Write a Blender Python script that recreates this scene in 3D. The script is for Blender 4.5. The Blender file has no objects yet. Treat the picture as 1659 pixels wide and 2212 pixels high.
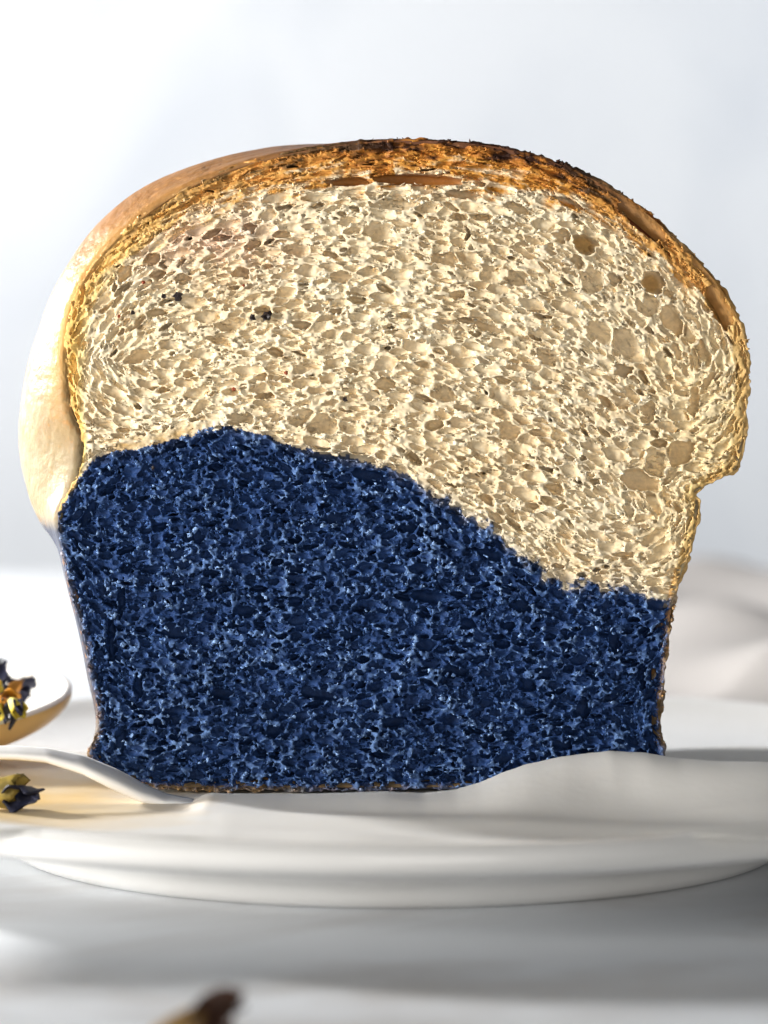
import bpy, bmesh, math, random
import numpy as np
from mathutils import Vector, Matrix

random.seed(7); rng = np.random.default_rng(11)
SC = bpy.context.scene; COL = SC.collection
U = 0.01                      # everything below is measured in centimetres
K = 0.00726                   # cm per sheet unit on the cut face (sheet 1659 wide, 2212 high)
D = 50.0; ZC = 8.2; TH = math.radians(3.0); F = D / K

# ------------------------------------------------------------------ camera
cam_d = bpy.data.cameras.new('camera'); cam = bpy.data.objects.new('camera', cam_d); COL.objects.link(cam)
cam.location = (0, -D*U, ZC*U); cam.rotation_euler = (math.pi/2 - TH, 0, 0)
cam_d.sensor_fit = 'HORIZONTAL'; cam_d.sensor_width = 24.0; cam_d.lens = 24.0*F/1659.0
cam_d.clip_start = 0.01; cam_d.clip_end = 20
cam_d.dof.use_dof = True; cam_d.dof.focus_distance = D*U; cam_d.dof.aperture_fstop = 12.5
cam_d.dof.aperture_blades = 0
SC.camera = cam
# ------------------------------------------------------------------ light
W = bpy.data.worlds.new('World'); SC.world = W; W.use_nodes = True
bg = W.node_tree.nodes['Background']; bg.inputs[0].default_value = (0.90, 0.95, 1.0, 1); bg.inputs[1].default_value = 0.11
def area(name, loc, target, size, power, col, sy=None):
    l = bpy.data.lights.new(name, 'AREA'); l.size = size*U; l.energy = power; l.color = col
    if sy: l.shape = 'RECTANGLE'; l.size_y = sy*U
    o = bpy.data.objects.new(name, l); COL.objects.link(o); o.location = Vector(loc)*U
    o.rotation_euler = (Vector(target)-Vector(loc)).to_track_quat('-Z', 'Y').to_euler()
    return o
area('window_light', (-70, 52, 28.5), (0, 0, 3), 9, 15.0, (1.0, 0.98, 0.95))
sb = area('softbox_light', (-46, -21, 14), (0.5, 2.4, 7.9), 18, 0.26, (1.0, 0.97, 0.92)); sb.data.spread = math.radians(36)   # narrow spread, added to keep its light off the table
area('reflector_light', (10, -95, 4), (0, 0, 3), 36, 2.7, (1.0, 0.96, 0.90))
area('wall_fill', (-62, 50, 22), (-28, 90, 6), 40, 0.55, (0.90, 0.95, 1.0))  # added fill that brightens the left of the wall
area('wall_fill', (66, 50, 22), (28, 90, 6), 40, 1.85, (0.90, 0.95, 1.0))  # added fill on the right, stands in for bounce on the wall
SC.view_settings.view_transform = 'Standard'; SC.view_settings.look = 'None'
SC.view_settings.exposure = 0.14; SC.view_settings.gamma = 1.0
SC.cycles.max_bounces = 9; SC.cycles.diffuse_bounces = 5; SC.cycles.glossy_bounces = 3
SC.cycles.use_adaptive_sampling = True; SC.cycles.adaptive_threshold = 0.02
SC.cycles.use_denoising = True

# ------------------------------------------------------------------ helpers
def P(px, py, y=0.0):
    """point on the vertical plane at depth y seen at sheet position px,py (cm, arrays ok)"""
    px = np.asarray(px, float); py = np.asarray(py, float)
    a = (px-829.5)/F; b = (1106.0-py)/F
    dy = math.cos(TH)+math.sin(TH)*b; dz = -math.sin(TH)+math.cos(TH)*b
    t = (y+D)/dy
    return np.stack([a*t, np.zeros_like(a)+y, ZC+dz*t], -1)

def mesh_np(name, V, Q, mat, parent=None, smooth=True, color=None):
    """V (n,3) in cm, Q (m,k) indices -> ONE linked mesh object"""
    V = np.asarray(V, np.float32)*U; Q = np.asarray(Q, np.int32); m, k = Q.shape
    me = bpy.data.meshes.new(name)
    me.vertices.add(len(V)); me.vertices.foreach_set('co', V.ravel())
    me.loops.add(m*k); me.loops.foreach_set('vertex_index', Q.ravel())
    me.polygons.add(m); me.polygons.foreach_set('loop_start', np.arange(0, m*k, k, dtype=np.int32))
    me.polygons.foreach_set('loop_total', np.full(m, k, np.int32))
    me.update(calc_edges=True)
    me.polygons.foreach_set('use_smooth', np.full(m, smooth, bool))
    if color is not None:
        ca = me.color_attributes.new('tint', 'FLOAT_COLOR', 'POINT')
        c = np.ones((len(V), 4), np.float32); c[:, :3] = color; ca.data.foreach_set('color', c.ravel())
    me.materials.append(mat)
    o = bpy.data.objects.new(name, me); COL.objects.link(o)
    if parent: o.parent = parent
    return o
def empty(name, loc, label, cat, group=None):
    o = bpy.data.objects.new(name, None); COL.objects.link(o); o.location = Vector(loc)*U
    o.empty_display_size = 0.01
    o['label'] = label; o['category'] = cat
    if group: o['group'] = group
    return o
def grid_quads(nu, nv, wrap=False):
    q = []
    for i in range(nu-(0 if wrap else 1)):
        for j in range(nv-1):
            a = i*nv+j; b = ((i+1) % nu)*nv+j
            q.append((a, b, b+1, a+1))
    return np.array(q, np.int32)

def vnoise(shape, cell, seed, stretch=None):
    """smooth value noise in 0..1 on a voxel grid; cell = feature size in voxels"""
    r = np.random.default_rng(seed); nd = len(shape)
    cs = [cell*(stretch[i] if stretch else 1) for i in range(nd)]
    n = [int(math.ceil(s/c))+3 for s, c in zip(shape, cs)]
    g = r.random(n).astype(np.float32)
    for ax in range(nd):
        x = np.arange(shape[ax])/cs[ax] + 0.37
        i = np.floor(x).astype(int); f = (x-i).astype(np.float32); f = f*f*(3-2*f)
        sh = [1]*nd; sh[ax] = -1; f = f.reshape(sh)
        g = np.take(g, i, ax)*(1-f)+np.take(g, i+1, ax)*f
    return g

# ------------------------------------------------------------------ materials
def new_mat(name):
    m = bpy.data.materials.new(name); m.use_nodes = True
    nt = m.node_tree; return m, nt, nt.nodes['Principled BSDF']
def noise_bump(nt, bsdf, scale, strength, dist=0.0002, detail=4, coord='Object'):
    tc = nt.nodes.new('ShaderNodeTexCoord'); n = nt.nodes.new('ShaderNodeTexNoise')
    n.inputs['Scale'].default_value = scale; n.inputs['Detail'].default_value = detail
    b = nt.nodes.new('ShaderNodeBump'); b.inputs['Strength'].default_value = strength; b.inputs['Distance'].default_value = dist
    nt.links.new(tc.outputs[coord], n.inputs['Vector']); nt.links.new(n.outputs[0], b.inputs['Height'])
    nt.links.new(b.outputs[0], bsdf.inputs['Normal']); return n, tc
def tint_mat(name, rough, spec, sss, radius, bump_scale, bump, spec_tint=None):
    m, nt, b = new_mat(name)
    at = nt.nodes.new('ShaderNodeAttribute'); at.attribute_name = 'tint'
    n, tc = noise_bump(nt, b, bump_scale, bump, 0.00025)
    mix = nt.nodes.new('ShaderNodeMix'); mix.data_type = 'RGBA'; mix.blend_type = 'MULTIPLY'; mix.inputs[0].default_value = 1.0
    r = nt.nodes.new('ShaderNodeMapRange'); r.inputs[1].default_value = 0.3; r.inputs[2].default_value = 0.7
    r.inputs[3].default_value = 0.86; r.inputs[4].default_value = 1.1
    nt.links.new(n.outputs[0], r.inputs[0]); nt.links.new(at.outputs['Color'], mix.inputs[6]); nt.links.new(r.outputs[0], mix.inputs[7])
    nt.links.new(mix.outputs[2], b.inputs['Base Color'])
    b.inputs['Roughness'].default_value = rough; b.inputs['Specular IOR Level'].default_value = spec
    if sss: 
        b.inputs['Subsurface Weight'].default_value = sss; b.inputs['Subsurface Radius'].default_value = radius
        b.inputs['Subsurface Scale'].default_value = 1.0
    return m
def flat_mat(name, col, rough=0.5, spec=0.5, bump=None, coat=0, var=0.0, vscale=200):
    m, nt, b = new_mat(name)
    b.inputs['Base Color'].default_value = (*col, 1); b.inputs['Roughness'].default_value = rough
    b.inputs['Specular IOR Level'].default_value = spec; b.inputs['Coat Weight'].default_value = coat
    n, tc = noise_bump(nt, b, bump[0] if bump else vscale, bump[1] if bump else 0.0, 0.0003)
    if var:
        cr = nt.nodes.new('ShaderNodeValToRGB'); nt.links.new(n.outputs[0], cr.inputs[0])
        cr.color_ramp.elements[0].position = 0.3; cr.color_ramp.elements[1].position = 0.7
        cr.color_ramp.elements[0].color = (*[c*(1-var) for c in col], 1); cr.color_ramp.elements[1].color = (*[min(1, c*(1+var)) for c in col], 1)
        nt.links.new(cr.outputs[0], b.inputs['Base Color'])
    return m
M_white = tint_mat('white_crumb_material', 0.8, 0.04, 0.0, (0.0010, 0.0007, 0.0004), 1700, 0.3)
def translucent(m, f):
    nt = m.node_tree; b = nt.nodes['Principled BSDF']; t = nt.nodes.new('ShaderNodeBsdfTranslucent'); mx = nt.nodes.new('ShaderNodeMixShader')
    mx.inputs[0].default_value = f; nt.links.new(b.inputs['Base Color'].links[0].from_socket, t.inputs[0])
    nt.links.new(b.outputs[0], mx.inputs[1]); nt.links.new(t.outputs[0], mx.inputs[2]); nt.links.new(mx.outputs[0], nt.nodes['Material Output'].inputs[0])
M_blue = tint_mat('blue_crumb_material', 0.6, 0.14, 0.0, None, 2600, 0.6)
M_rim = tint_mat('toasted_crumb_material', 0.55, 0.2, 0.0, None, 2600, 0.5)
# small closed cells seen on the walls of the larger ones
nt = M_white.node_tree; b_ = nt.nodes['Principled BSDF']; vo = nt.nodes.new('ShaderNodeTexVoronoi'); vo.feature = 'SMOOTH_F1'; vo.inputs['Scale'].default_value = 1700
tcv = nt.nodes.new('ShaderNodeTexCoord'); mpv = nt.nodes.new('ShaderNodeMapping'); mpv.inputs['Scale'].default_value = (0.6, 1, 1.3)
nt.links.new(tcv.outputs['Object'], mpv.inputs[0]); nt.links.new(mpv.outputs[0], vo.inputs['Vector'])
bv = nt.nodes.new('ShaderNodeBump'); bv.inputs['Strength'].default_value = 0.5; bv.inputs['Distance'].default_value = 0.0003
nt.links.new(vo.outputs['Distance'], bv.inputs['Height']); nt.links.new(b_.inputs['Normal'].links[0].from_socket, bv.inputs['Normal']); nt.links.new(bv.outputs[0], b_.inputs['Normal'])
M_skin = tint_mat('crust_material', 0.5, 0.3, 0.1, (0.0008, 0.0005, 0.0003), 650, 0.9)

nt = M_skin.node_tree; b_ = nt.nodes['Principled BSDF']
tcs = nt.nodes.new('ShaderNodeTexCoord'); ns = nt.nodes.new('ShaderNodeTexNoise'); ns.inputs['Scale'].default_value = 120; ns.inputs['Detail'].default_value = 5; ns.inputs['Distortion'].default_value = 0.3
bs = nt.nodes.new('ShaderNodeBump'); bs.inputs['Strength'].default_value = 0.6; bs.inputs['Distance'].default_value = 0.002
nt.links.new(tcs.outputs['Object'], ns.inputs['Vector']); nt.links.new(ns.outputs[0], bs.inputs['Height']); nt.links.new(b_.inputs['Normal'].links[0].from_socket, bs.inputs['Normal']); nt.links.new(bs.outputs[0], b_.inputs['Normal'])
# brown freckles baked into the outer crust
nt = M_skin.node_tree; b_ = nt.nodes['Principled BSDF']; src = b_.inputs['Base Color'].links[0].from_socket
tc_ = nt.nodes.new('ShaderNodeTexCoord'); n1 = nt.nodes.new('ShaderNodeTexNoise'); n1.inputs['Scale'].default_value = 900; n1.inputs['Detail'].default_value = 3
n2 = nt.nodes.new('ShaderNodeTexNoise'); n2.inputs['Scale'].default_value = 130; n2.inputs['Detail'].default_value = 4
ma = nt.nodes.new('ShaderNodeMath'); ma.operation = 'MULTIPLY'; mr = nt.nodes.new('ShaderNodeMapRange'); mr.inputs[1].default_value = 0.30; mr.inputs[2].default_value = 0.42
mr.inputs[4].default_value = 0.65; mi_ = nt.nodes.new('ShaderNodeMix'); mi_.data_type = 'RGBA'; mi_.inputs[7].default_value = (0.50, 0.24, 0.07, 1)
nt.links.new(tc_.outputs['Object'], n1.inputs['Vector']); nt.links.new(tc_.outputs['Object'], n2.inputs['Vector'])
nt.links.new(n1.outputs[0], ma.inputs[0]); nt.links.new(n2.outputs[0], ma.inputs[1]); nt.links.new(ma.outputs[0], mr.inputs[0])
nt.links.new(mr.outputs[0], mi_.inputs[0]); nt.links.new(src, mi_.inputs[6]); nt.links.new(mi_.outputs[2], b_.inputs['Base Color'])
def stone(name, base, dark, scale, contrast, rough, stretch=(1, 1, 1)):
    m, nt, b = new_mat(name)
    tc = nt.nodes.new('ShaderNodeTexCoord'); mp = nt.nodes.new('ShaderNodeMapping'); mp.inputs['Scale'].default_value = stretch
    n = nt.nodes.new('ShaderNodeTexNoise'); n.inputs['Scale'].default_value = scale; n.inputs['Detail'].default_value = 5
    n.inputs['Distortion'].default_value = 1.4
    cr = nt.nodes.new('ShaderNodeValToRGB'); cr.color_ramp.elements[0].position = 0.5-contrast; cr.color_ramp.elements[1].position = 0.5+contrast*0.3
    cr.color_ramp.elements[0].color = (*dark, 1); cr.color_ramp.elements[1].color = (*base, 1)
    nt.links.new(tc.outputs['Object'], mp.inputs[0]); nt.links.new(mp.outputs[0], n.inputs['Vector'])
    nt.links.new(n.outputs[0], cr.inputs[0]); nt.links.new(cr.outputs[0], b.inputs['Base Color'])
    b.inputs['Roughness'].default_value = rough; b.inputs['Specular IOR Level'].default_value = 0.3
    g = nt.nodes.new('ShaderNodeTexNoise'); g.inputs['Scale'].default_value = 900; bu = nt.nodes.new('ShaderNodeBump')
    bu.inputs['Strength'].default_value = 0.25; bu.inputs['Distance'].default_value = 0.0002
    nt.links.new(tc.outputs['Object'], g.inputs['Vector']); nt.links.new(g.outputs[0], bu.inputs['Height']); nt.links.new(bu.outputs[0], b.inputs['Normal'])
    return m
M_table = stone('table_material', (0.77, 0.80, 0.84), (0.62, 0.62, 0.63), 14, 0.16, 0.45)
M_wall = stone('wall_material', (0.80, 0.82, 0.85), (0.69, 0.72, 0.77), 5.5, 0.24, 0.8, (1.6, 1, 0.9))
M_plate = flat_mat('plate_glaze', (0.87, 0.86, 0.84), 0.22, 0.5, (60, 0.12), coat=0.2)
M_paper = flat_mat('paper_material', (0.88, 0.875, 0.86), 0.6, 0.3, (500, 0.2))
nt = M_paper.node_tree; tr = nt.nodes.new('ShaderNodeBsdfTranslucent'); tr.inputs[0].default_value = (0.95, 0.86, 0.66, 1)
mx = nt.nodes.new('ShaderNodeMixShader'); mx.inputs[0].default_value = 0.15
nt.links.new(nt.nodes['Principled BSDF'].outputs[0], mx.inputs[1]); nt.links.new(tr.outputs[0], mx.inputs[2])
nt.links.new(mx.outputs[0], nt.nodes['Material Output'].inputs[0])
def painted_glow(m):   # warm yellow glow of the light, painted into the paper colour
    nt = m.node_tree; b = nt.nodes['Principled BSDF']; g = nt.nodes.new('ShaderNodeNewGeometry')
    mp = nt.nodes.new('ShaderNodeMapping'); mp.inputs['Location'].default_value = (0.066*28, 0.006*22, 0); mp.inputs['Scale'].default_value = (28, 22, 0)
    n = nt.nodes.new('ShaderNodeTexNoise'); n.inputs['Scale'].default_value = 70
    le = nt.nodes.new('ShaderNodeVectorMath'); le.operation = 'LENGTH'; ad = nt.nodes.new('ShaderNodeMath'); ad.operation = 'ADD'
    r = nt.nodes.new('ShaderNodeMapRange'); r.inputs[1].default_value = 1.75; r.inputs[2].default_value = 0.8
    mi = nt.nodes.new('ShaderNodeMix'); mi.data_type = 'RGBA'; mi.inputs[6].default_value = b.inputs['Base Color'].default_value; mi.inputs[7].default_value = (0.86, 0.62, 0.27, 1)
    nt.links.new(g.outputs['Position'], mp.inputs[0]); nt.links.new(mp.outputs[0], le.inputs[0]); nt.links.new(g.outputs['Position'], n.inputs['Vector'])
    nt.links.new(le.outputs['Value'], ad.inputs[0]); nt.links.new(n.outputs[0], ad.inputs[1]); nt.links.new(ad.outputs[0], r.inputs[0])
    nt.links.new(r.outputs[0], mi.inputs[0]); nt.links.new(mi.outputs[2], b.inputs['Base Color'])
painted_glow(M_paper)
M_curl = flat_mat('curled_paper_material', (0.88, 0.87, 0.85), 0.6, 0.3, (500, 0.2))

# ------------------------------------------------------------------ table, wall
def box_obj(name, x0, x1, y0, y1, z0, z1, mat):
    V = [(x, y, z) for x in (x0, x1) for y in (y0, y1) for z in (z0, z1)]
    Q = [(0, 1, 3, 2), (4, 6, 7, 5), (0, 4, 5, 1), (2, 3, 7, 6), (0, 2, 6, 4), (1, 5, 7, 3)]
    return mesh_np(name, V, Q, mat, smooth=False)
t = box_obj('table_top', -130, 130, -70, 64, -3, 0, M_table); t['kind'] = 'structure'
w = box_obj('wall', -200, 200, 90, 96, -60, 190, M_wall); w['kind'] = 'structure'

# ------------------------------------------------------------------ plate
def lathe(name, prof, center, mat, parent=None, n=160):
    V = []
    for i in range(n):
        a = 2*math.pi*i/n
        for r, z in prof: V.append((r*math.cos(a), r*math.sin(a), z))
    V = np.array(V)+np.array(center)
    return mesh_np(name, V, grid_quads(n, len(prof), True), mat, parent)
def smooth_profile(pts, n=6):
    pts = np.array(pts, float); out = []
    for i in range(len(pts)-1):
        p0 = pts[max(i-1, 0)]; p1 = pts[i]; p2 = pts[i+1]; p3 = pts[min(i+2, len(pts)-1)]
        for k in range(n):
            s = k/n
            out.append(0.5*((2*p1)+(-p0+p2)*s+(2*p0-5*p1+4*p2-p3)*s*s+(-p0+3*p1-3*p2+p3)*s**3))
    out.append(pts[-1]); return np.array(out)
PCX, PCY, PR = 0.2, 2.3, 10.0
prof = [(0.01, 0.2), (5.7, 0.2), (5.95, 0.06), (6.2, 0.0), (6.42, 0.12), (6.8, 0.48), (8.2, 0.84), (9.5, 1.0), (9.93, 1.12), (10.02, 1.35), (9.85, 1.5), (9.6, 1.47), (8.8, 1.26), (7.8, 1.13), (6.5, 1.1), (3, 1.1), (0.01, 1.1)]
plate = empty('plate', (PCX, PCY, 0), 'round white glazed plate that carries the paper and the two-coloured bread', 'plate')
body = lathe('plate_body', smooth_profile(prof), (0, 0, 0), M_plate, plate)

# ------------------------------------------------------------------ outlines of the loaf
PAIR = [((850,298),(800,320)),((700,314),(640,323)),((540,348),(500,343)),((400,405),(330,398)),((300,470),(210,485)),
 ((215,550),(128,600)),((160,640),(82,712)),((140,760),(56,800)),((150,870),(38,920)),((178,950),(45,1010)),((165,1030),(65,1080)),
 ((125,1105),(98,1135)),((132,1180),(134,1185)),((150,1270),(156,1270)),((175,1360),(178,1360)),((195,1460),(199,1460)),((212,1540),(214,1540)),
 ((205,1590),(208,1590)),((188,1632),(200,1625)),((240,1680),(250,1660)),((330,1705),(340,1682)),((600,1710),(600,1688)),((900,1706),(900,1686)),
 ((1200,1700),(1150,1684)),((1420,1690),(1370,1676)),((1432,1540),(1385,1540)),((1447,1380),(1395,1380)),((1462,1290),(1405,1290)),
 ((1492,1200),(1430,1200)),((1515,1095),(1450,1090)),((1504,1066),(1455,1050)),((1560,1035),(1500,1020)),((1603,1000),(1540,980)),
 ((1618,880),(1555,880)),((1620,770),(1555,780)),((1590,660),(1530,690)),((1500,545),(1440,575)),((1360,425),(1310,450)),
 ((1200,345),(1160,370)),((1040,307),(1010,330))]
# per anchor: toasted depth (sheet units), browning 0..1
TOAST = [(95,1.0),(85,.93),(75,.85),(66,.66),(62,.5),(58,.38),(52,.28),(46,.2),(30,.12),(10,.05),(10,.1),(14,.0),(12,0),(12,0),(12,0),(12,.1),(12,.3),
 (14,.4),(16,.4),(16,.5),(14,.55),(12,.4),(10,.15),(10,.1),(12,.3),(16,.55),(16,.7),(18,.8),(26,.28),(24,.2),(22,.22),(26,.26),(34,.3),(38,.32),(42,.42),
 (50,.6),(58,.78),(66,.9),(78,1.0),(90,1.0)]
def closed_spline(pts, n=5):
    pts = np.array(pts, float); N = len(pts); out = []
    for i in range(N):
        p0, p1, p2, p3 = pts[i-1], pts[i], pts[(i+1) % N], pts[(i+2) % N]
        for k in range(n):
            s = k/n
            out.append(0.5*((2*p1)+(-p0+p2)*s+(2*p0-5*p1+4*p2-p3)*s*s+(-p0+3*p1-3*p2+p3)*s**3))
    return np.array(out)
NS = 6
OA = closed_spline([a for a, b in PAIR], NS); OB = closed_spline([b for a, b in PAIR], NS)
TT = closed_spline(TOAST, NS); TT[:, 1] = np.clip(TT[:, 1], 0, 1)
SEAM = np.array([(60,1130),(125,1108),(150,1065),(200,995),(240,975),(330,965),(400,945),(440,928),(490,925),(560,940),(640,965),(720,985),(800,1000),(870,1020),
 (930,1060),(1000,1105),(1060,1140),(1110,1190),(1160,1225),(1220,1258),(1290,1268),(1340,1260),(1400,1280),(1455,1300),(1700,1312)], float)

# ------------------------------------------------------------------ the crumb as real foam: bubbles carved out of a voxel block
VX = 2.35                         # voxel edge in sheet units
X0, Z0 = 95.0, 280.0              # sheet origin (x right, z down)
NX = int((1645-X0)/VX); NZ = int((1728-Z0)/VX); NY = 40; YF = 6   # YF voxels in front of the cut plane
gx = X0+VX*np.arange(NX); gz = Z0+VX*np.arange(NZ)
GX, GZ = np.meshgrid(gx, gz, indexing='ij')
# distance to the outline with the nearest segment's data
best = np.full((NX, NZ), 1e9, np.float32); th = np.zeros((NX, NZ), np.float32); br = np.zeros((NX, NZ), np.float32)
tanx = np.zeros((NX, NZ), np.float32); tanz = np.zeros((NX, NZ), np.float32); inside = np.zeros((NX, NZ), bool)
rag = (vnoise((NX, NZ), 4, 1)-0.5)*7+(vnoise((NX, NZ), 11, 2)-0.5)*8
arc = np.zeros((NX, NZ), np.float32); AL = 0.0
for i in range(len(OA)):
    a = OA[i]; b = OA[(i+1) % len(OA)]; e = b-a; L2 = e@e
    s = np.clip(((GX-a[0])*e[0]+(GZ-a[1])*e[1])/L2, 0, 1)
    dd = np.hypot(GX-a[0]-s*e[0], GZ-a[1]-s*e[1]).astype(np.float32)
    m = dd < best; best[m] = dd[m]
    ta, tb = TT[i], TT[(i+1) % len(OA)]
    th[m] = (ta[0]+(tb[0]-ta[0])*s)[m]; br[m] = (ta[1]+(tb[1]-ta[1])*s)[m]
    l = math.sqrt(L2); arc[m] = (AL+s*l)[m]; AL += l; tanx[m] = e[0]/l; tanz[m] = e[1]/l
    c = ((a[1] > GZ) != (b[1] > GZ)) & (GX < e[0]*(GZ-a[1])/(e[1] if abs(e[1]) > 1e-9 else 1e-9)+a[0]); inside ^= c
ED = np.where(inside, best, -best).astype(np.float32)           # sheet units, positive inside
seam_z = np.interp(gx, SEAM[:, 0], SEAM[:, 1])[:, None]
seamd = (GZ-seam_z).astype(np.float32)                           # >0 = blue
ridge = ((vnoise((NX, NZ), 6, 3)-0.5)*16+(vnoise((NX, NZ), 2.8, 33)-0.5)*8)*(0.8+1.5*np.clip((GX-800)/300, 0, 1))
BLUE = (seamd+ridge) > 0
# cell size & orientation fields
slope_seam = np.gradient(seam_z[:, 0], VX)
tw = np.clip(1-ED/230, 0, 1)
tw = np.where(tanx == 0, 0, tw)
sx = np.where(tanx < 0, -tanx, tanx); sz = np.where(tanx < 0, -tanz, tanz)
ang_e = np.arctan2(sz, sx)
bulk = np.interp(gx, [100, 400, 800, 1100, 1400, 1640], [-0.12, -0.12, 0.02, 0.28, 0.75, 1.4])[:, None]+0*GZ
ANG = ang_e*tw+bulk*(1-tw)
wb = np.clip(1-np.abs(seamd)/130, 0, 1)
ANG = np.where(BLUE, ang_e*np.clip(1-ED/110, 0, 1), ANG)
ANG = ANG*(1-wb)+np.arctan(slope_seam)[:, None]*wb

D1 = np.full((NX, NY, NZ), 5.0, np.float32); D2 = np.full((NX, NY, NZ), 6.0, np.float32)
WXf = (vnoise((NX, NY, NZ), 7, 21)-0.5)*5.0+(vnoise((NX, NY, NZ), 3, 24)-0.5)*0.9
WZf = (vnoise((NX, NY, NZ), 7, 22)-0.5)*2.3+(vnoise((NX, NY, NZ), 3, 25)-0.5)*0.9
IX = np.arange(NX, dtype=np.float32)[:, None, None]; IY = np.arange(NY, dtype=np.float32)[None, :, None]; IZ = np.arange(NZ, dtype=np.float32)[None, None, :]
WXf += IX; WZf += IZ
nb = 0
def bubble(cx, cy, cz, rl, rs, ry, ang):
    global nb
    R = max(rl, rs, ry); e = 1.35*R+3.0; ey = ry*1.35+3.0
    i0, i1 = max(0, int(cx-e)), min(NX, int(cx+e)+1); k0, k1 = max(0, int(cz-e)), min(NZ, int(cz+e)+1)
    j0, j1 = max(0, int(cy-ey)), min(NY, int(cy+ey)+1)
    if i0 >= i1 or j0 >= j1 or k0 >= k1: return
    dx = WXf[i0:i1, j0:j1, k0:k1]-cx; dz = WZf[i0:i1, j0:j1, k0:k1]-cz; dy = IY[:, j0:j1]-cy
    ca, sa = math.cos(ang), math.sin(ang)
    q = ((dx*ca+dz*sa)/rl)**2; q += ((dz*ca-dx*sa)/rs)**2; q += (dy/ry)**2
    np.sqrt(q, out=q); q -= 1; q *= (rs*0.7+rl*0.3)
    a = D1[i0:i1, j0:j1, k0:k1]; b = D2[i0:i1, j0:j1, k0:k1]
    np.minimum(b, np.maximum(a, q), out=b); np.minimum(a, q, out=a)
    nb += 1
def vox(px, py): return (px-X0)/VX, (py-Z0)/VX
# the large holes one can tell apart in the photograph: x, y, half length, half height, depth, angle
BIG = [(1262,527,34,22,30,.5),(1215,510,24,16,16,.3),(1410,612,30,26,34,1.0),(1278,605,34,30,18,1.0),(1330,600,20,18,14,0),(1452,690,42,20,26,1.1),
 (1385,1040,48,24,30,.25),(1472,975,30,42,30,.5),(1420,1000,30,34,16,0),(1385,478,66,20,34,.72),(1556,665,52,22,24,1.2),(900,388,120,12,30,.02),
 (760,392,60,9,26,-.05),(1040,702,58,10,26,.27),(1345,800,24,20,30,0),(1400,660,30,26,20,.8),(690,915,48,26,20,.1),(655,905,40,24,16,-.1),(520,905,40,18,14,0),
 (830,830,26,16,24,.2),(1350,745,50,30,12,.9),(1300,720,40,26,12,.5),(860,440,60,14,20,.0),(1120,450,40,11,20,.3),(1000,420,50,9,24,.1),(1230,440,36,10,24,.45),
 (770,990,58,11,34,.16),(700,985,36,13,34,.12),(655,700,30,12,16,.1),(520,590,24,14,20,0),(735,600,30,16,16,.0),(395,600,24,14,14,0),(960,560,34,18,12,.1),
 (640,540,30,16,14,0),(820,500,36,20,12,0),(1115,600,34,18,14,.3),(1500,870,14,34,20,.1),(1520,760,14,34,20,-.3),(1400,890,20,26,14,.3),(1010,505,5,22,26,0),
 (1180,770,36,16,14,.4),(960,850,34,18,12,.2),(1100,930,34,20,12,.3),(500,700,34,14,14,-.1),(300,770,34,15,14,-.2),(270,590,16,24,20,.6),(330,560,20,14,24,-.5),(540,495,18,14,24,-.3),
 # blue part
 (375,1365,36,17,30,.1),(690,1500,62,14,30,.15),(925,1290,40,15,26,.15),(240,1380,9,62,28,.0),(262,1300,9,40,24,.0),(190,1110,14,40,24,.45),(420,1160,26,18,22,0),
 (800,1030,46,16,28,.2),(530,1320,30,14,24,0),(590,1580,26,16,24,0),(1260,1530,18,30,28,.3),(1130,1310,30,14,22,.2),(1060,1200,28,14,24,.4),(720,1120,34,15,22,.2),
 (980,1450,34,14,24,.1),(1330,1390,18,24,24,.1),(480,1500,30,15,24,.1),(340,1560,24,14,24,.2),(850,1560,30,15,24,0),(1210,1610,30,13,26,.1),(640,1230,30,12,22,.1),(260,1600,14,30,22,.1),
 (330,1230,34,10,20,-.2),(300,1480,10,34,24,0),(880,1140,22,13,22,.1),(1390,1460,12,26,22,.1),(760,1370,26,14,22,0),(1010,1350,22,13,24,0),(1140,1480,22,14,22,0)]
for (bx, by, rl, rs, ry, an) in BIG:
    cx, cz = vox(bx, by); s = 1/VX
    rv = min(max(ry*s*1.15, 9), 17); bubble(cx, YF+0.62*rv, cz, rl*s*1.12, rs*s*1.15, rv, an)
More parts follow.
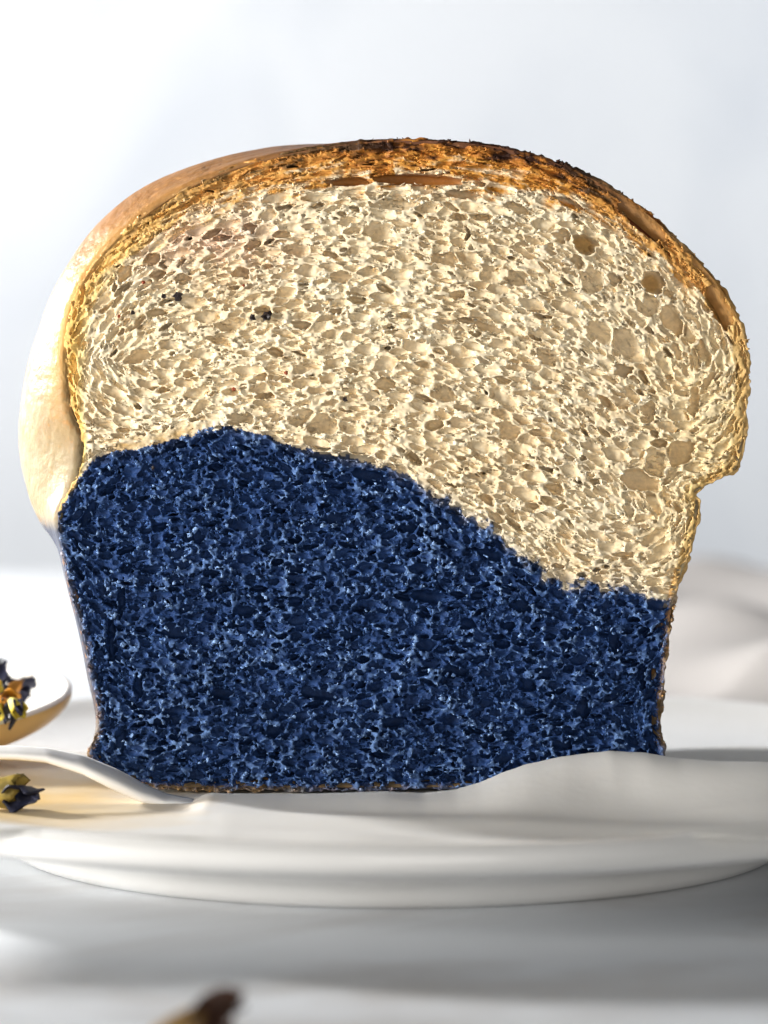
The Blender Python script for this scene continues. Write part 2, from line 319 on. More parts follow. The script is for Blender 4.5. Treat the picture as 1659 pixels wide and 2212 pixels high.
# the hollow above the blue dough at the left, following the seam
for bx in range(235, 450, 5):
    cx, cz = vox(bx, np.interp(bx, SEAM[:, 0], SEAM[:, 1])-11); bubble(cx, YF+1, cz, 14, 3.0+4.0*math.sin((bx-235)/215*math.pi), 12, -.12)
for k in range(1500):
    i, kz = rng.integers(0, NX), rng.integers(0, NZ)
    bl = BLUE[i, kz]
    if ED[i, kz] < 18 or abs(seamd[i, kz]) < 14 or (not bl and rng.random() > .30) or D1[i, YF+2, kz] < 3: continue
    r = (2.6+3.6*rng.random()**1.5)*(1 if bl else 1.15); e = 1.25+.7*rng.random()
    if ED[i, kz] < th[i, kz]: e *= 1.8; r *= .6
    bubble(i, YF+1+2*rng.random(), kz, r*e, r/e, 8+12*rng.random(), float(ANG[i, kz])+rng.normal(0, .2))
DB = D1.copy()
def scatter(n, rlo, rhi, where, el, tight, elb=None):
    global nb
    cxs = rng.random(n)*NX; czs = rng.random(n)*NZ; cys = rng.random(n)*26-2
    rs_ = rlo+(rhi-rlo)*rng.random(n)**1.6; jit = rng.normal(0, 0.13, n); es = rng.random(n)
    for cx, cy, cz, r, j, ee in zip(cxs.tolist(), cys.tolist(), czs.tolist(), rs_.tolist(), jit.tolist(), es.tolist()):
        i, k = int(cx), int(cz)
        if not where[i, k]: continue
        jy = min(max(int(cy), 0), NY-1)
        if D1[i, jy, k] < r*tight: continue
        edge = ED[i, k]; e = el+(0.5+ee)*0.7*el*(0.25 if edge > 120 else 0.6)
        if edge < th[i, k] and br[i, k] > 0.3: e *= 1.75; r *= 0.62
        f = math.sqrt(e); bubble(cx, cy, cz, r*f, r/f, r*(0.9+0.3*ee), float(ANG[i, k])+j)
whitem = (~BLUE) & (ED > 3); bluem = BLUE & (ED > 3)
dens = vnoise((NX, NZ), 26, 41)
scatter(12000, 6.80, 11.50, whitem & (dens > 0.52) & (ED > 50), 2.0, 0.5)
scatter(31250, 4.60, 7.00, whitem & (dens > 0.30) & (ED > 20), 3.5, 0.45)
scatter(72916, 3.30, 5.00, whitem & (ED > 8), 3.3, 0.42)
scatter(72916, 2.30, 3.30, whitem, 2.8, 0.45)
scatter(14583, 5.50, 8.50, bluem & (dens > 0.45) & (ED > 25), 1.6, 0.45)
scatter(62500, 3.60, 5.60, bluem & (ED > 8), 1.5, 0.42)
scatter(62500, 2.40, 3.20, bluem, 1.3, 0.45)
print('bubbles', nb)
# walls: thin films with torn openings, thicker where no bubble came
filmn = vnoise((NX, NY, NZ), 3.2, 51)
film = np.where(BLUE[:, None, :], 0.5, 0.95)+(filmn-0.45)*np.where(BLUE[:, None, :], 3.4, 1.3)
S = np.maximum(D1-np.where(BLUE[:, None, :], 0.4, 0.5), film-(D2-D1)); S = S.astype(np.float32)
del WXf, WZf, filmn
# the cut surface: knife waviness and torn relief
cut = YF+(vnoise((NX, NZ), 40, 61)-0.5)*2.0+(vnoise((NX, NZ), 9, 62)-0.5)*2.2+(vnoise((NX, NZ), 2.6, 63)-0.5)*np.where(BLUE, 3.0, 1.2)
cut += np.where(BLUE, (vnoise((NX, NZ), 5, 64)-0.5)*5.0+(vnoise((NX, NZ), 14, 67)-0.5)*3, 0)
fine = np.where(BLUE, vnoise((NX, NZ), 2.2, 68), vnoise((NX, NZ), 3.4, 168, (1.7, .9)))-0.5
cut += np.where(vnoise((NX, NZ), 7, 69) > .42, np.minimum(fine, 0.12)*np.where(BLUE, 7.5, 4.5)*np.where(~BLUE & (ED < th) & (br > .2), .4, 1), 0)
cut = np.maximum(cut, 0.9)
cut += np.clip((14-ED)/14, 0, 1)**2*1.6
lay = vnoise((int(AL)+2, 160), 7, 79, (5, 1.0))[arc.astype(int), np.clip(ED, 0, 159).astype(int)]
cut += np.clip(1.15-ED/np.maximum(th, 1), 0, 1)*np.clip(br*2-.4, 0, 1)*np.clip(lay-.45, 0, 1)*16
S = np.minimum(S, (IY-cut[:, None, :])*0.8)
floor = np.where(BLUE, 16.5, 12.5)+(vnoise((NX, NZ), 7, 65)-0.5)*4
S = np.maximum(S, np.minimum(np.minimum((IY-floor[:, None, :])*0.9, DB-2.2), (IY-cut[:, None, :])*0.8))
# skin at the outline, then trim by it
edr = (ED+rag*np.clip(1-np.abs(ED)/20, 0, 1)*np.where(br > .05, 1, .45))/VX
edge3 = edr[:, None, :]+(vnoise((NX, NY, NZ), 3, 66)-0.5)*1.2
skin = np.minimum(np.minimum(1.7-edge3, edge3), (IY-cut[:, None, :])*0.8)
S = np.maximum(S, skin)
S = np.minimum(S, edge3)
S[:, -1, :] = np.where(ED > 0, 1, -1); S[:, 0, :] = -1; S[0] = -1; S[-1] = -1; S[:, :, 0] = -1; S[:, :, -1] = -1
S += 0.0

def surface_nets(S):
    nx, ny, nz = S.shape; B = S > 0
    c = np.zeros((nx-1, ny-1, nz-1), np.int8)
    for a in (0, 1):
        for b in (0, 1):
            for d in (0, 1): c += B[a:nx-1+a, b:ny-1+b, d:nz-1+d]
    act = np.argwhere((c > 0) & (c < 8)).astype(np.int32); del c
    idx = np.full((nx-1, ny-1, nz-1), -1, np.int32); idx[act[:, 0], act[:, 1], act[:, 2]] = np.arange(len(act))
    corner = [(a, b, d) for a in (0, 1) for b in (0, 1) for d in (0, 1)]
    vals = {k: S[act[:, 0]+k[0], act[:, 1]+k[1], act[:, 2]+k[2]] for k in corner}
    acc = np.zeros((len(act), 3), np.float32); cnt = np.zeros(len(act), np.float32)
    for p in corner:
        for ax in range(3):
            if p[ax]: continue
            q = list(p); q[ax] = 1; q = tuple(q); a = vals[p]; b = vals[q]; m = (a > 0) != (b > 0)
            tt = np.where(m, a/np.where(m, a-b, 1), 0)
            for k in range(3): acc[:, k] += np.where(m, (tt if k == ax else p[k]), 0)
            cnt += m
    V = act+acc/cnt[:, None]
    quads = []
    for ax in range(3):
        o = [i for i in range(3) if i != ax]
        sl = [slice(1, n-1) for n in S.shape]; sl0 = list(sl); sl1 = list(sl)
        sl0[ax] = slice(0, S.shape[ax]-1); sl1[ax] = slice(1, S.shape[ax])
        b0 = B[tuple(sl0)]; b1 = B[tuple(sl1)]
        for flip, m in ((False, b0 & ~b1), (True, ~b0 & b1)):
            e = np.argwhere(m).astype(np.int32)
            e[:, o[0]] += 1; e[:, o[1]] += 1
            def cell(d0, d1):
                t = e.copy(); t[:, o[0]] -= d0; t[:, o[1]] -= d1; return idx[t[:, 0], t[:, 1], t[:, 2]]
            q = np.stack([cell(1, 1), cell(0, 1), cell(0, 0), cell(1, 0)], 1)
            if (ax == 1) != flip: q = q[:, ::-1]
            quads.append(q)
    return V, np.concatenate(quads)
# drop hollows that do not open to the front, and everything behind the crumb's closing wall
air = S <= 0; reach = np.zeros_like(air); reach[:, 0] = True; reach |= (ED < -4)[:, None, :]; reach[0] = True; reach[-1] = True; reach[:, :, 0] = True; reach[:, :, -1] = True
for it in range(26):
    n = reach.copy()
    n[1:] |= reach[:-1]; n[:-1] |= reach[1:]; n[:, 1:] |= reach[:, :-1]; n[:, :-1] |= reach[:, 1:]; n[:, :, 1:] |= reach[:, :, :-1]; n[:, :, :-1] |= reach[:, :, 1:]
    reach = n & air
S[air & ~reach] = 0.3
V, Q = surface_nets(S)
vis = np.zeros(air.shape, bool); air = S <= 0
for sxx in (-0.35, 0, 0.35):
    for szz in (-0.2, 0.2):
        cur = np.ones((NX, NZ), bool); lx = lz = 0
        for j in range(NY):
            ox, oz = int(round(sxx*j)), int(round(szz*j))
            if ox != lx: cur = np.roll(cur, ox-lx, 0); lx = ox
            if oz != lz: cur = np.roll(cur, oz-lz, 1); lz = oz
            vis[:, j] |= cur; cur = cur & air[:, j]
vis |= (ED < 3)[:, None, :]
for it in range(1):
    n = vis.copy(); n[1:] |= vis[:-1]; n[:-1] |= vis[1:]; n[:, 1:] |= vis[:, :-1]; n[:, :-1] |= vis[:, 1:]; n[:, :, 1:] |= vis[:, :, :-1]; n[:, :, :-1] |= vis[:, :, 1:]; vis = n
ci = V.astype(np.int32); cv_ = vis[ci[:, 0], ci[:, 1], ci[:, 2]]; print('all quads', len(Q)); Q = Q[cv_[Q].any(1)]
print('foam verts', len(V), 'quads', len(Q))
vi = V[:, 0]; vj = V[:, 1]; vk = V[:, 2]
ii = np.clip(vi.round().astype(int), 0, NX-1); kk = np.clip(vk.round().astype(int), 0, NZ-1)
W3 = P(X0+vi*VX, Z0+vk*VX, 0.0); W3[:, 1] = (vj-YF)*VX*K
# crumb colours: dough, dye, browning, toasting, paler tips, shade painted into hollows
def lerp(a, b, t): t = np.clip(t, 0, 1)[..., None]; return np.asarray(a)*(1-t)+np.asarray(b)*t
sp = lambda seed, cell: vnoise((NX, NZ), cell, seed)[ii, kk]
ed = ED[ii, kk]; thk = th[ii, kk]; brn = br[ii, kk]
wcol = lerp((0.84, 0.72, 0.51), (0.77, 0.61, 0.38), sp(71, 30)*0.8+(sp(72, 6)-.5)*0.5)
px = X0+vi*VX; pz = Z0+vk*VX
rosy = np.exp(-(((px-440)/170)**2+((pz-520)/75)**2)); wcol = lerp(wcol, (0.74, 0.52, 0.38), rosy*0.75*np.clip(sp(73, 12)*1.6-.1, 0, 1))
yel = np.clip((px-1350)/260, 0, 1)*np.clip((pz-620)/300, 0, 1); wcol = lerp(wcol, (0.86, 0.66, 0.33), yel*0.75)
gold = np.array([(0.80, 0.55, 0.22)]*1); 
prof_t = np.clip(ed/np.maximum(thk, 1), 0, 3)
streak = (sp(74, 5)-.5)*0.8+(sp(75, 2.2)-.5)*0.8+(sp(76, 16)-.5)*0.5
na = vnoise((int(AL)+2, 160), 9, 77, (5.5, 1.0)); nb2 = vnoise((int(AL)+2, 160), 4, 78, (6, 0.9))
ai = arc[ii, kk].astype(int); ei = np.clip(ed, 0, 159).astype(int)
lam = (na[ai, ei]-.5)*1.1+(nb2[ai, ei]-.5)*0.9
streak = streak*0.25+lam*1.15
s = np.clip(prof_t*1.05-0.05+streak*0.62*np.clip(brn*1.5, 0, 1), 0, 2)
dark = lerp((0.74, 0.45, 0.16), (0.035, 0.012, 0.006), (brn-0.25)/0.75)
mid = lerp((0.84, 0.56, 0.17), (0.46, 0.17, 0.03), (brn-0.1)/0.9)
lite = lerp((0.84, 0.66, 0.32), (0.62, 0.29, 0.05), (brn-0.1)/0.9)
tc = np.where((s < .3)[:, None], lerp(dark, mid, s/.3), np.where((s < .75)[:, None], lerp(mid, lite, (s-.3)/.45), lerp(lite, wcol, (s-.75)/.45)))
wcol2 = np.where((s < 1.2)[:, None], tc, wcol)
bn = sp(81, 3)*0.5+sp(82, 9)*0.35+sp(83, 40)*.3
bcol = lerp((0.005, 0.017, 0.062), (0.027, 0.068, 0.205), bn)
grey = np.clip(1-(ed-rng.random(len(ed))*9)/9, 0, 1); side = np.where(brn > .35, 1.0, 0.55)
bcol = lerp(bcol, lerp((0.12, 0.12, 0.13), (0.36, 0.22, 0.08), brn*1.3-.2+(sp(84, 5)-.5)), grey*side)
wcol2 = lerp(wcol2, (0.60, 0.40, 0.17), np.clip(1.2-s, 0, 1)*.7*np.clip((px-1300)/150, 0, 1)*np.clip((pz-640)/150, 0, 1))
for (hx, hy, ha, hb, an, hc) in ((1385,478,76,30,.72,(.24,.06,.012)), (900,388,130,16,.02,(.42,.17,.04)), (1556,665,60,27,1.2,(.50,.27,.08)), (760,392,66,13,-.05,(.5,.24,.07)), (1262,527,30,20,.5,(.50,.33,.14)), (1410,612,26,22,1.0,(.50,.33,.14))):  # crumb holes get shade painted in with depth; crust holes are toasted
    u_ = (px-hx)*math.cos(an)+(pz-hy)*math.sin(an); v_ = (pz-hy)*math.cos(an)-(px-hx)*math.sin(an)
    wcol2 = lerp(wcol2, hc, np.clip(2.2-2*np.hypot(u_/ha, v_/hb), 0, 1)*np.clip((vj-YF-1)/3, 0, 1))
# the dyes run into each other a little along the seam
sd = (seamd+ridge)[ii, kk]
wcol2 = lerp(wcol2, (0.40, 0.38, 0.37), np.clip(1-(-sd)/22, 0, 1)*0.55*np.where(px > 900, 1, .35))
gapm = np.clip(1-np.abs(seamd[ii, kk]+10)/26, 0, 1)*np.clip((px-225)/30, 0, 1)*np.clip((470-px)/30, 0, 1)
wcol2 = lerp(wcol2, (0.50, 0.33, 0.14), gapm*np.clip((vj-YF+2)/3, 0, 1))  # ochre skin of the hollow, its shadow painted in by depth
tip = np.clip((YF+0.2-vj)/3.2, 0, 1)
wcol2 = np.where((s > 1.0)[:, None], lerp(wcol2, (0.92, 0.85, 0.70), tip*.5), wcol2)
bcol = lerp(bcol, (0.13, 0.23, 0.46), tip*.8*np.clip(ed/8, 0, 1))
bcol = lerp(bcol, (0.24, 0.26, 0.32), np.clip(1-sd/(10+18*sp(93, 4)), 0, 1)*.6*np.clip((px-560)/300, .15, 1))
isb = BLUE[ii, kk]; isr = (~isb) & (prof_t < 0.98) & (brn > .3)
reg = np.where(isb, 2, np.where(isr, 1, 0)).astype(np.int8)
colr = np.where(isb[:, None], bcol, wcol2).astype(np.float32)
qreg = reg[Q[:, 0]]
bread = empty('bread_loaf', (0, 0, 1.2), 'half loaf with cream crumb over navy blue crumb, toasted top, standing on white paper', 'bread')
off = np.array([0, 0, 1.2])
def foam_part(name, r, mat, label):
    q = Q[qreg == r]; used = np.unique(q); remap = np.zeros(len(V), np.int32); remap[used] = np.arange(len(used))
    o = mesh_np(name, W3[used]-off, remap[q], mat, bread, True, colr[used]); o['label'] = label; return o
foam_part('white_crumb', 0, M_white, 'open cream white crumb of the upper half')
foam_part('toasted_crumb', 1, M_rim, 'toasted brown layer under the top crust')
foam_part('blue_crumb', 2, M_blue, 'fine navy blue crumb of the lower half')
# torn flakes that stand on the cut ridges
fr = np.flatnonzero((vj < cut[ii, kk]+1.6) & (ED[ii, kk] > -2))
def flakes(name, r, n, lo, hi, mat, gain, label):
    c = fr[reg[fr] == r]; c = rng.choice(c, n)
    # clumps: prefer certain patches
    keep = (sp(91, 6)*.6+sp(92, 2.5)*.4)[c] > 0.53; c = c[keep]; n = len(c)
    base = np.array([(1,0,0),(-1,0,0),(0,1,0),(0,-1,0),(0,0,1),(0,0,-1)], float)
    sc = (lo+(hi-lo)*rng.random((n, 1, 1))**2)*K
    v = base[None]*(np.array([1.0, 0.9, 0.35])[None, None])*(0.35+1.2*rng.random((n, 6, 1)))+rng.normal(0, .22, (n, 6, 3))
    qn = rng.normal(size=(n, 4)); qn /= np.linalg.norm(qn, axis=1)[:, None]; w_, x_, y_, z_ = qn.T
    R = np.stack([1-2*(y_*y_+z_*z_), 2*(x_*y_-z_*w_), 2*(x_*z_+y_*w_), 2*(x_*y_+z_*w_), 1-2*(x_*x_+z_*z_), 2*(y_*z_-x_*w_), 2*(x_*z_-y_*w_), 2*(y_*z_+x_*w_), 1-2*(x_*x_+y_*y_)], 1).reshape(n, 3, 3)
    v = np.einsum('nij,nkj->nki', R, v*sc)+W3[c][:, None]+np.array([0, -0.008, 0])
    T = np.array([(0,2,4),(2,1,4),(1,3,4),(3,0,4),(2,0,5),(1,2,5),(3,1,5),(0,3,5)])
    tri = (np.arange(n)[:, None, None]*6+T[None]).reshape(-1, 3)
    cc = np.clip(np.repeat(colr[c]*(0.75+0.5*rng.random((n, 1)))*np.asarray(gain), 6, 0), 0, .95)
    o = mesh_np(name, v.reshape(-1, 3)-off, tri, mat, bread, True, cc); o['kind'] = 'stuff'; o['label'] = label
flakes('white_flakes', 0, 4000, 1.8, 6.0, M_white, (1.04, 1.09, 1.2), 'tiny torn flakes on the white crumb')
flakes('toasted_flakes', 1, 900, 1.8, 6.5, M_rim, 1.15, 'tiny torn flakes on the toasted layer')
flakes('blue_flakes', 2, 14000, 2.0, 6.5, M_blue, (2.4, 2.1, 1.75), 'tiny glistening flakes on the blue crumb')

# ------------------------------------------------------------------ outer crust, lofted backwards from the cut
def outline_at(t):
    """outline in cm at depth t behind the cut"""
    s = min(1, t/1.9); s = s*(2-s)
    A = P(OA[:, 0], OA[:, 1], 0)[:, [0, 2]]; B = P(OB[:, 0], OB[:, 1], 1.9)[:, [0, 2]]
    C = A*(1-s)+B*s
    c = np.array([-0.4, 6.0])
    if t > 1.9:
        g = (t-1.9)/7.6; k = math.sqrt(max(0, 1-g**3.2))*1.0
        C = c+(C-c)*np.array([max(k, .02), max(k, .02)])
        C[:, 1] = np.where(k < 1, np.maximum(C[:, 1], 1.2), C[:, 1])
    C[:, 1] = np.maximum(C[:, 1], 1.19)
    return C
ts = [0.24, 0.02, .2, .35, .55, .8, 1.1, 1.45, 1.9, 2.5, 3.2, 4, 5, 6, 7, 7.8, 8.4, 8.9, 9.2, 9.4, 9.49]
N = len(OA); SV = []
rr = np.random.default_rng(5)
bumpn = np.zeros((N, len(ts)))
for f in (3, 5, 9, 17, 29):
    ph = rr.random(4)*6.28
    for j, t_ in enumerate(ts): bumpn[:, j] += np.sin(np.arange(N)/N*2*math.pi*f+ph[0]+t_*1.7)*np.sin(t_*(1+f*.3)+ph[1])/f
cA = np.array([-0.4, 6.0])
for j, t_ in enumerate(ts):
    C = outline_at(t_)
    if j == 0: C = C+(cA-C)*0.035
    if j == 1: C = C+(cA-C)*0.008
    amp = min(1, t_/1.0)*0.12
    dirv = (C-cA)/np.maximum(np.linalg.norm(C-cA, axis=1), .1)[:, None]
    C = C+dirv*(bumpn[:, j]*amp)[:, None]; C[:, 1] = np.maximum(C[:, 1], 1.19)
    SV.append(np.stack([C[:, 0], np.full(N, t_), C[:, 1]], 1))
SV = np.stack(SV, 1)                                 # N, T, 3
x_, y_, z_ = SV[..., 0], SV[..., 1], SV[..., 2]
f1 = np.sin(x_*3.1+y_*2.3)*np.sin(z_*2.7-y_*1.9)
topn = np.clip((z_-6.4)/4.6+f1*.05, 0, 1)
mot = np.sin(x_*9+np.sin(z_*7+y_*5)*1.5)*np.sin(z_*11+np.sin(x_*8-y_*9)*1.3)
cl = lerp((0.32, 0.25, 0.14), (0.30, 0.135, 0.032), topn*1.9+mot*.12)
cl = lerp(cl, (0.70, 0.40, 0.12), np.clip(1-y_/.5, 0, 1)*np.clip((z_-6.5)/2, 0, 1))
cl = lerp(cl, (0.30, 0.14, 0.045), (topn-.5)*1.9)
cl = lerp(cl, (0.16, 0.06, 0.025), np.clip((x_+2.4)/1.8, 0, 1)*np.clip((z_-9.6)/1.2, 0, 1))
cl = lerp(cl, (0.52, 0.26, 0.08), np.clip((x_-3.2)/1.5, 0, 1)*np.clip((z_-7.6)/2, 0, 1))
zseam = np.interp(x_, P(SEAM[:, 0], SEAM[:, 1])[:, 0], P(SEAM[:, 0], SEAM[:, 1])[:, 2])
low = np.clip((np.where(x_ < 0, 5.5, 4.25)-z_)/0.25, 0, 1)
cl = lerp(cl, lerp((0.035, 0.045, 0.08), (0.14, 0.09, 0.04), np.clip((3.2-z_)/2+f1*.3+np.where(x_ > 0, .6, 0), 0, 1)), low)
cv = SV.reshape(-1, 3)-off
crust = mesh_np('crust', cv, grid_quads(N, len(ts), True)[:, ::-1], M_skin, bread, True, cl.reshape(-1, 3))
crust['label'] = 'smooth baked outer crust, golden above and dark below'
# back end cap is closed by the shrunken last ring

# burnt specks lying on the cut face
M_burnt = flat_mat('burnt_material', (0.015, 0.008, 0.008), 0.5, 0.4)
M_rust = flat_mat('rust_speck_material', (0.30, 0.06, 0.02), 0.6, 0.3)
def chip(name, px_, py_, r, mat, parent, y=-0.07, seed=0, flat=1.0, world=None):
    bm = bmesh.new(); bmesh.ops.create_icosphere(bm, subdivisions=2, radius=1)
    rn = random.Random(seed)
    fs = [(rn.uniform(2, 5), rn.uniform(0, 6), Vector([rn.gauss(0, 1) for _ in range(3)]).normalized()) for _ in range(6)]
    for v in bm.verts:
        d = 1+sum(math.sin(f*v.co.dot(a)*2+p)*.16 for f, p, a in fs); v.co *= d; v.co.y *= .8; v.co.z *= flat
        v.co *= r*K*U
    me = bpy.data.meshes.new(name); bm.to_mesh(me); bm.free(); me.materials.append(mat)
    o = bpy.data.objects.new(name, me); COL.objects.link(o)
    w = world if world is not None else P(px_, py_, y)
    if parent: o.parent = parent; w = np.array(w)-off
    o.location = Vector(w)*U; return o
for k, (a, b, r, mm) in enumerate([(385,640,9,M_burnt),(354,640,5,M_burnt),(576,683,10,M_burnt),(546,686,6,M_burnt),(745,862,5,M_burnt),(618,805,4,M_rust),
        (287,675,4,M_burnt),(257,683,3.5,M_rust),(310,610,3.5,M_rust),(526,617,3,M_rust),(505,840,4,M_rust),(330,1010,4,M_burnt),(515,1190,4.5,M_white)]):
    if mm is M_white: continue
    chip('burnt_speck', a, b, r, mm, bread, seed=k)

# ------------------------------------------------------------------ paper under the bread
def plate_z(r):
    pr = np.array([(0, 1.1), (6.5, 1.1), (7.8, 1.13), (8.8, 1.26), (9.6, 1.47), (9.85, 1.5), (12, 1.5)]); return np.interp(r, pr[:, 0], pr[:, 1])
nx_, ny_ = 240, 150
pxs = np.linspace(-8.2, 9.0, nx_); 
RID = np.array([(0,1745),(350,1742),(430,1712),(600,1716),(800,1708),(880,1712),(950,1704),(1000,1690),(1050,1668),(1100,1650),(1180,1632),(1280,1620),(1360,1624),(1430,1636),(1520,1642),(1600,1643),(1660,1646),(1900,1660),(2200,1690)], float)
YR = -0.62
RW = P(RID[:, 0], RID[:, 1], YR)
PV = np.zeros((nx_, ny_, 3))
fn = np.random.default_rng(3)
waves = [(fn.uniform(-.25, .25), fn.uniform(.5, 1.5), fn.uniform(0, 6.28), fn.uniform(.3, 1)) for _ in range(9)]
for i, x in enumerate(pxs):
    yl = -6.6+0.3*math.sin(x*.9)+.15*math.sin(x*2.3); yh = 5.5+0.4*math.sin(x*1.3)
    ys = yl+(yh-yl)*np.linspace(0, 1, ny_)**1.25
    r = np.hypot(x-PCX, ys-PCY); zb = plate_z(r)+0.012
    zr = np.interp(x, RW[:, 0], RW[:, 2]); h = max(zr-1.135, 0)
    dyy = ys-YR; wdt = np.where(dyy < 0, 1.5+.3*math.sin(x*1.4), 0.33)
    z = zb+h*np.exp(-(np.abs(dyy)/wdt)**2.2)
    wv = sum(a4*np.sin((ys+x*a1)*a2*2.4+a3+x*.5) for a1, a2, a3, a4 in waves)/len(waves)
    z = z+np.where(ys < -0.9, np.clip((-0.9-ys)/2, 0, 1)*(0.10+0.16*wv), 0)*np.clip((x+5)/2.5, 0, 1)*np.clip((ys-yl)/1.8, 0, 1)
    PV[i, :, 0] = x+0.25*math.sin(i*.01); PV[i, :, 1] = ys; PV[i, :, 2] = np.maximum(z, zb)
paper = empty('baking_paper', (0, 0, 1.13), 'crinkled sheet of thin white paper spread on the plate under the bread', 'paper')
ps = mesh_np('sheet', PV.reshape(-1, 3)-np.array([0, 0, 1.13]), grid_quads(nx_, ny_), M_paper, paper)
md = ps.modifiers.new('thickness', 'SOLIDIFY'); md.thickness = 0.00012; md.offset = 1
# curled left edge of the sheet
top = np.array([(-120,1610),(-40,1612),(40,1613),(100,1617),(180,1633),(250,1662),(310,1694),(360,1716),(420,1728)], float)
bot = np.array([(-120,1636),(-40,1638),(40,1640),(100,1646),(180,1672),(250,1708),(310,1734),(360,1745),(420,1748)], float)
tt = np.linspace(0, 1, 70)
par = np.linspace(0, 1, len(top)); nw = 12; CV = np.zeros((70, nw, 3))
for i, s_ in enumerate(tt):
    ta = np.array([np.interp(s_, par, top[:, 0]), np.interp(s_, par, top[:, 1])]); ba = np.array([np.interp(s_, par, bot[:, 0]), np.interp(s_, par, bot[:, 1])])
    for j in range(nw):
        v_ = j/(nw-1); q_ = ta*(1-v_)+ba*v_; y_ = -0.62-0.42*math.sin(v_*math.pi*.5)-.12*math.sin(v_*math.pi)
        CV[i, j] = P(q_[0], q_[1], y_)
fe = mesh_np('curled_edge', CV.reshape(-1, 3)-np.array([0, 0, 1.13]), grid_quads(70, nw), M_curl, paper)
md = fe.modifiers.new('thickness', 'SOLIDIFY'); md.thickness = 0.00015

# ------------------------------------------------------------------ spoon with dried flowers, left behind
M_cer = flat_mat('spoon_white_glaze', (0.86, 0.84, 0.80), 0.25, 0.5, (80, 0.1), coat=.2)
M_honey = flat_mat('spoon_honey_glaze', (0.80, 0.55, 0.22), 0.35, 0.5, (80, 0.1), var=.12, vscale=60)
SPC = np.array([-8.35, 4.0, 2.15])
spoon = empty('spoon', SPC, 'white ceramic spoon with honey coloured underside heaped with dried flowers beside the loaf', 'spoon')
spoon.rotation_euler = (math.radians(12), math.radians(-4), 0)
def bowl(depth, k, name, mat, rim_z):
    n, m = 64, 14; Vv = []
    for i in range(n):
        a = 2*math.pi*i/n
        for j in range(m):
            u = j/(m-1); rr_ = math.sin(u*math.pi/2); zz = -depth*math.cos(u*math.pi/2)
            Vv.append((3.05*k*rr_*math.cos(a), 2.1*k*rr_*math.sin(a), zz+rim_z))
    return mesh_np(name, Vv, grid_quads(n, m, True), mat, spoon)
bowl(0.78, .96, 'bowl_inside', M_cer, 0.0); bowl(0.95, 1.0, 'bowl_outside', M_honey, -0.03)
n = 64; Vr = []
for i in range(n):
    a = 2*math.pi*i/n
    for j in range(7):
        b = math.pi*j/6; k = 0.98-0.02*math.cos(b)*-1
        Vr.append((3.05*(0.98+.02*math.cos(b))*math.cos(a), 2.1*(0.98+.02*math.cos(b))*math.sin(a), 0.05*math.sin(b)-.02))
mesh_np('rim', Vr, grid_quads(n, 7, True), M_cer, spoon)
Vh = []
for i in range(24):
    s_ = i/23; x = -2.9-8.5*s_; wd = .55+.15*s_; zz = -.1+1.3*s_*s_
    for j in range(12):
        b = 2*math.pi*j/12; Vh.append((x, wd*math.cos(b), zz+.22*math.sin(b)))
Qh = [(i*12+j, i*12+(j+1) % 12, (i+1)*12+(j+1) % 12, (i+1)*12+j) for i in range(23) for j in range(12)]
mesh_np('handle', Vh, Qh, M_cer, spoon)

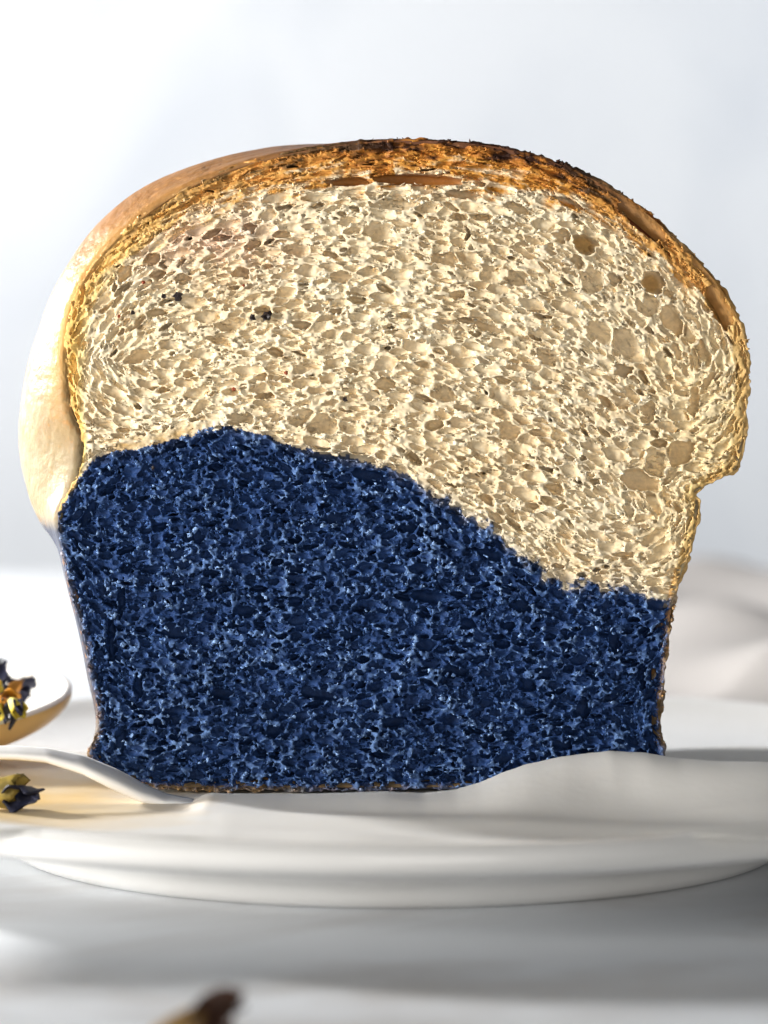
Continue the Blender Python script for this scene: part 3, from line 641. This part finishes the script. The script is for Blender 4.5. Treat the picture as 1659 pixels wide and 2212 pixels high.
M_petal = flat_mat('dried_petal', (0.018, 0.02, 0.045), 0.6, 0.4, (400, 0.5), var=.5, vscale=300)
M_calyx = flat_mat('dried_calyx', (0.34, 0.20, 0.06), 0.6, 0.3, (500, 0.5), var=.35, vscale=300)
M_orange = flat_mat('dried_flower_throat', (0.62, 0.27, 0.03), 0.6, 0.3, (500, 0.5), var=.3, vscale=300)
def flower(loc, rot, s, label, seed, group=None, throat=M_orange, npet=3, ps=1.0, pm=None):
    rn = random.Random(seed)
    f = empty('dried_flower', loc, label, 'dried flower', group); f.rotation_euler = [math.radians(a) for a in rot]
    # calyx: hollow curved tube along +x opening, five teeth
    Vv = []; nr, na = 12, 20
    for i in range(nr):
        u = i/(nr-1)
        for j in range(na):
            a = 2*math.pi*j/na; r = (0.10+0.26*u**.8)*(1+.10*math.sin(5*a))*s; x = (-1.0+1.1*u+(.12*math.cos(5*a) if i == nr-1 else 0))*s
            Vv.append((x, r*math.cos(a), r*math.sin(a)+.12*s*math.sin(u*3)))
    for i in range(6):
        u = 1-i/6*.5
        for j in range(na):
            a = 2*math.pi*j/na; r = (0.10+0.26*u**.8)*(.82)*(1+.06*math.sin(5*a))*s
            Vv.append(((-1.0+1.1*u)*s, r*math.cos(a), r*math.sin(a)+.12*s*math.sin(u*3)))
    tot = nr+6
    Qv = [(i*na+j, i*na+(j+1) % na, (i+1)*na+(j+1) % na, (i+1)*na+j) for i in range(tot-1) for j in range(na)]
    mesh_np('calyx', Vv, Qv, throat, f)
    Vs = []
    for i in range(10):
        u = i/9
        for j in range(8):
            a = 2*math.pi*j/8; r = .055*s; Vs.append(((-1.0-.5*u)*s, r*math.cos(a)+.1*s*u*u, r*math.sin(a)-.1*s*u))
    mesh_np('flower_stalk', Vs, [(i*8+j, i*8+(j+1) % 8, (i+1)*8+(j+1) % 8, (i+1)*8+j) for i in range(9) for j in range(8)], M_calyx, f)
    for p in range(npet):
        nu, nv = 18, 16; Vp = []; a0 = p*2.1+rn.uniform(-.3, .3); L = s*ps*(1.25 if p == 0 else .95)
        ph = [rn.uniform(0, 6) for _ in range(5)]
        for i in range(nu):
            u = i/(nu-1)
            for j in range(nv):
                v = (j/(nv-1)-.5)*2; wd = s*ps*.62*math.sin(math.pi*(u*.86+.06))**.7
                x = -.1*s+L*u+.10*s*math.sin(v*5+ph[0])*u; y = wd*v*(.7+.2*math.sin(u*6+ph[1]))
                z = .16*s+.38*s*v*v+.13*s*math.sin(v*8+u*5+ph[2])*u+.35*s*u*u*math.sin(ph[3])+.08*s*math.sin(u*11+ph[4])
                yy = y*math.cos(a0)-z*math.sin(a0); zz = y*math.sin(a0)+z*math.cos(a0); Vp.append((x, yy, zz))
        o = mesh_np('petal', Vp, grid_quads(nu, nv), pm or M_petal, f); md = o.modifiers.new('thickness', 'SOLIDIFY'); md.thickness = 0.00025
    return f
G = 'dried flowers heaped on the spoon'
M_yel = flat_mat('dried_yellow_calyx', (0.62, 0.50, 0.06), 0.6, 0.3, (500, 0.5), var=.3, vscale=300)
FL = [((-6.2, 2.6, 2.34), (150, -8, -70), .50, 'orange throated dried flower at the right end of the spoon heap', M_orange, 1, .55),
      ((-6.4, 2.3, 2.12), (40, 10, -100), .44, 'yellow dried flower low at the front of the spoon heap', M_yel, 1, .3),
      ((-6.3, 3.7, 2.32), (0, -4, 5), .34, 'dark dried flower with its petals pointing at the bread', M_calyx, 3, 1),
      ((-6.75, 4.0, 2.5), (60, -50, 30), .36, 'dark dried flower on top of the spoon heap at the picture edge', M_calyx, 3, 1),
      ((-6.5, 3.0, 2.5), (120, 10, -60), .40, 'olive dried flower in the middle of the spoon heap', M_yel, 1, .5)]
FL += [((-6.0, 2.15, 2.2), (20, 20, -60), .40, 'small yellow dried flower at the near edge of the spoon heap', M_yel, 1, .3),
       ((-6.3, 3.3, 2.3), (0, 30, -120), .42, 'golden dried flower half under the dark petals on the spoon', M_orange, 1, .3)]
for k, (l, r_, s_, lab, tm, npt, psz) in enumerate(FL): flower(l, r_, s_, lab, 20+k, G, tm, npt, psz)
M_olive = flat_mat('dried_olive_calyx', (0.30, 0.22, 0.05), 0.6, 0.3, (500, 0.5), var=.5, vscale=260)
flower((-5.62, -1.7, 1.42), (100, 0, -12), .78, 'curled olive and black dried flower lying on the plate left of the bread', 40, None, M_olive, 1, .5)
q = P(415, 2190, -14.0); flower((q[0]+.05, -14.0, 0.42), (60, -14, 12), .66, 'blurred dried flower lying on the table in front of the plate', 44, None, M_calyx, 2, .7, flat_mat('brown_petal', (0.09, 0.045, 0.03), 0.6, 0.3, (400, 0.5), var=.5, vscale=300))

# ------------------------------------------------------------------ linen cloth behind on the right
M_linen = flat_mat('linen_material', (0.40, 0.38, 0.37), 0.85, 0.1, (350, 0.4))  # white linen darkened: the loaf's shadow is put into its colour
cn_x, cn_y = 120, 120; LV = np.zeros((cn_x, cn_y, 3))
for i in range(cn_x):
    for j in range(cn_y):
        u, v = i/(cn_x-1), j/(cn_y-1); x = 3.0+30*u+1.2*math.sin(v*5); y = 15+32*v+1.5*math.sin(u*6)
        e = min(1, min(u, 1-u, v, 1-v)*5.5); e = e*e*(3-2*e)
        h = 1.3+0.55*math.sin(x*.55+y*.33+1)+0.4*math.sin(x*.23-y*.41)+.25*math.sin(x*1.1+y*.8)
        LV[i, j] = (x, y, 0.05+max(h, .06)*e)
cloth = mesh_np('linen_cloth', LV.reshape(-1, 3), grid_quads(cn_x, cn_y), M_linen)
cloth['label'] = 'rumpled linen cloth with shade painted into its grey, lying on the table behind the plate'; cloth['category'] = 'cloth'
md = cloth.modifiers.new('thickness', 'SOLIDIFY'); md.thickness = 0.0006
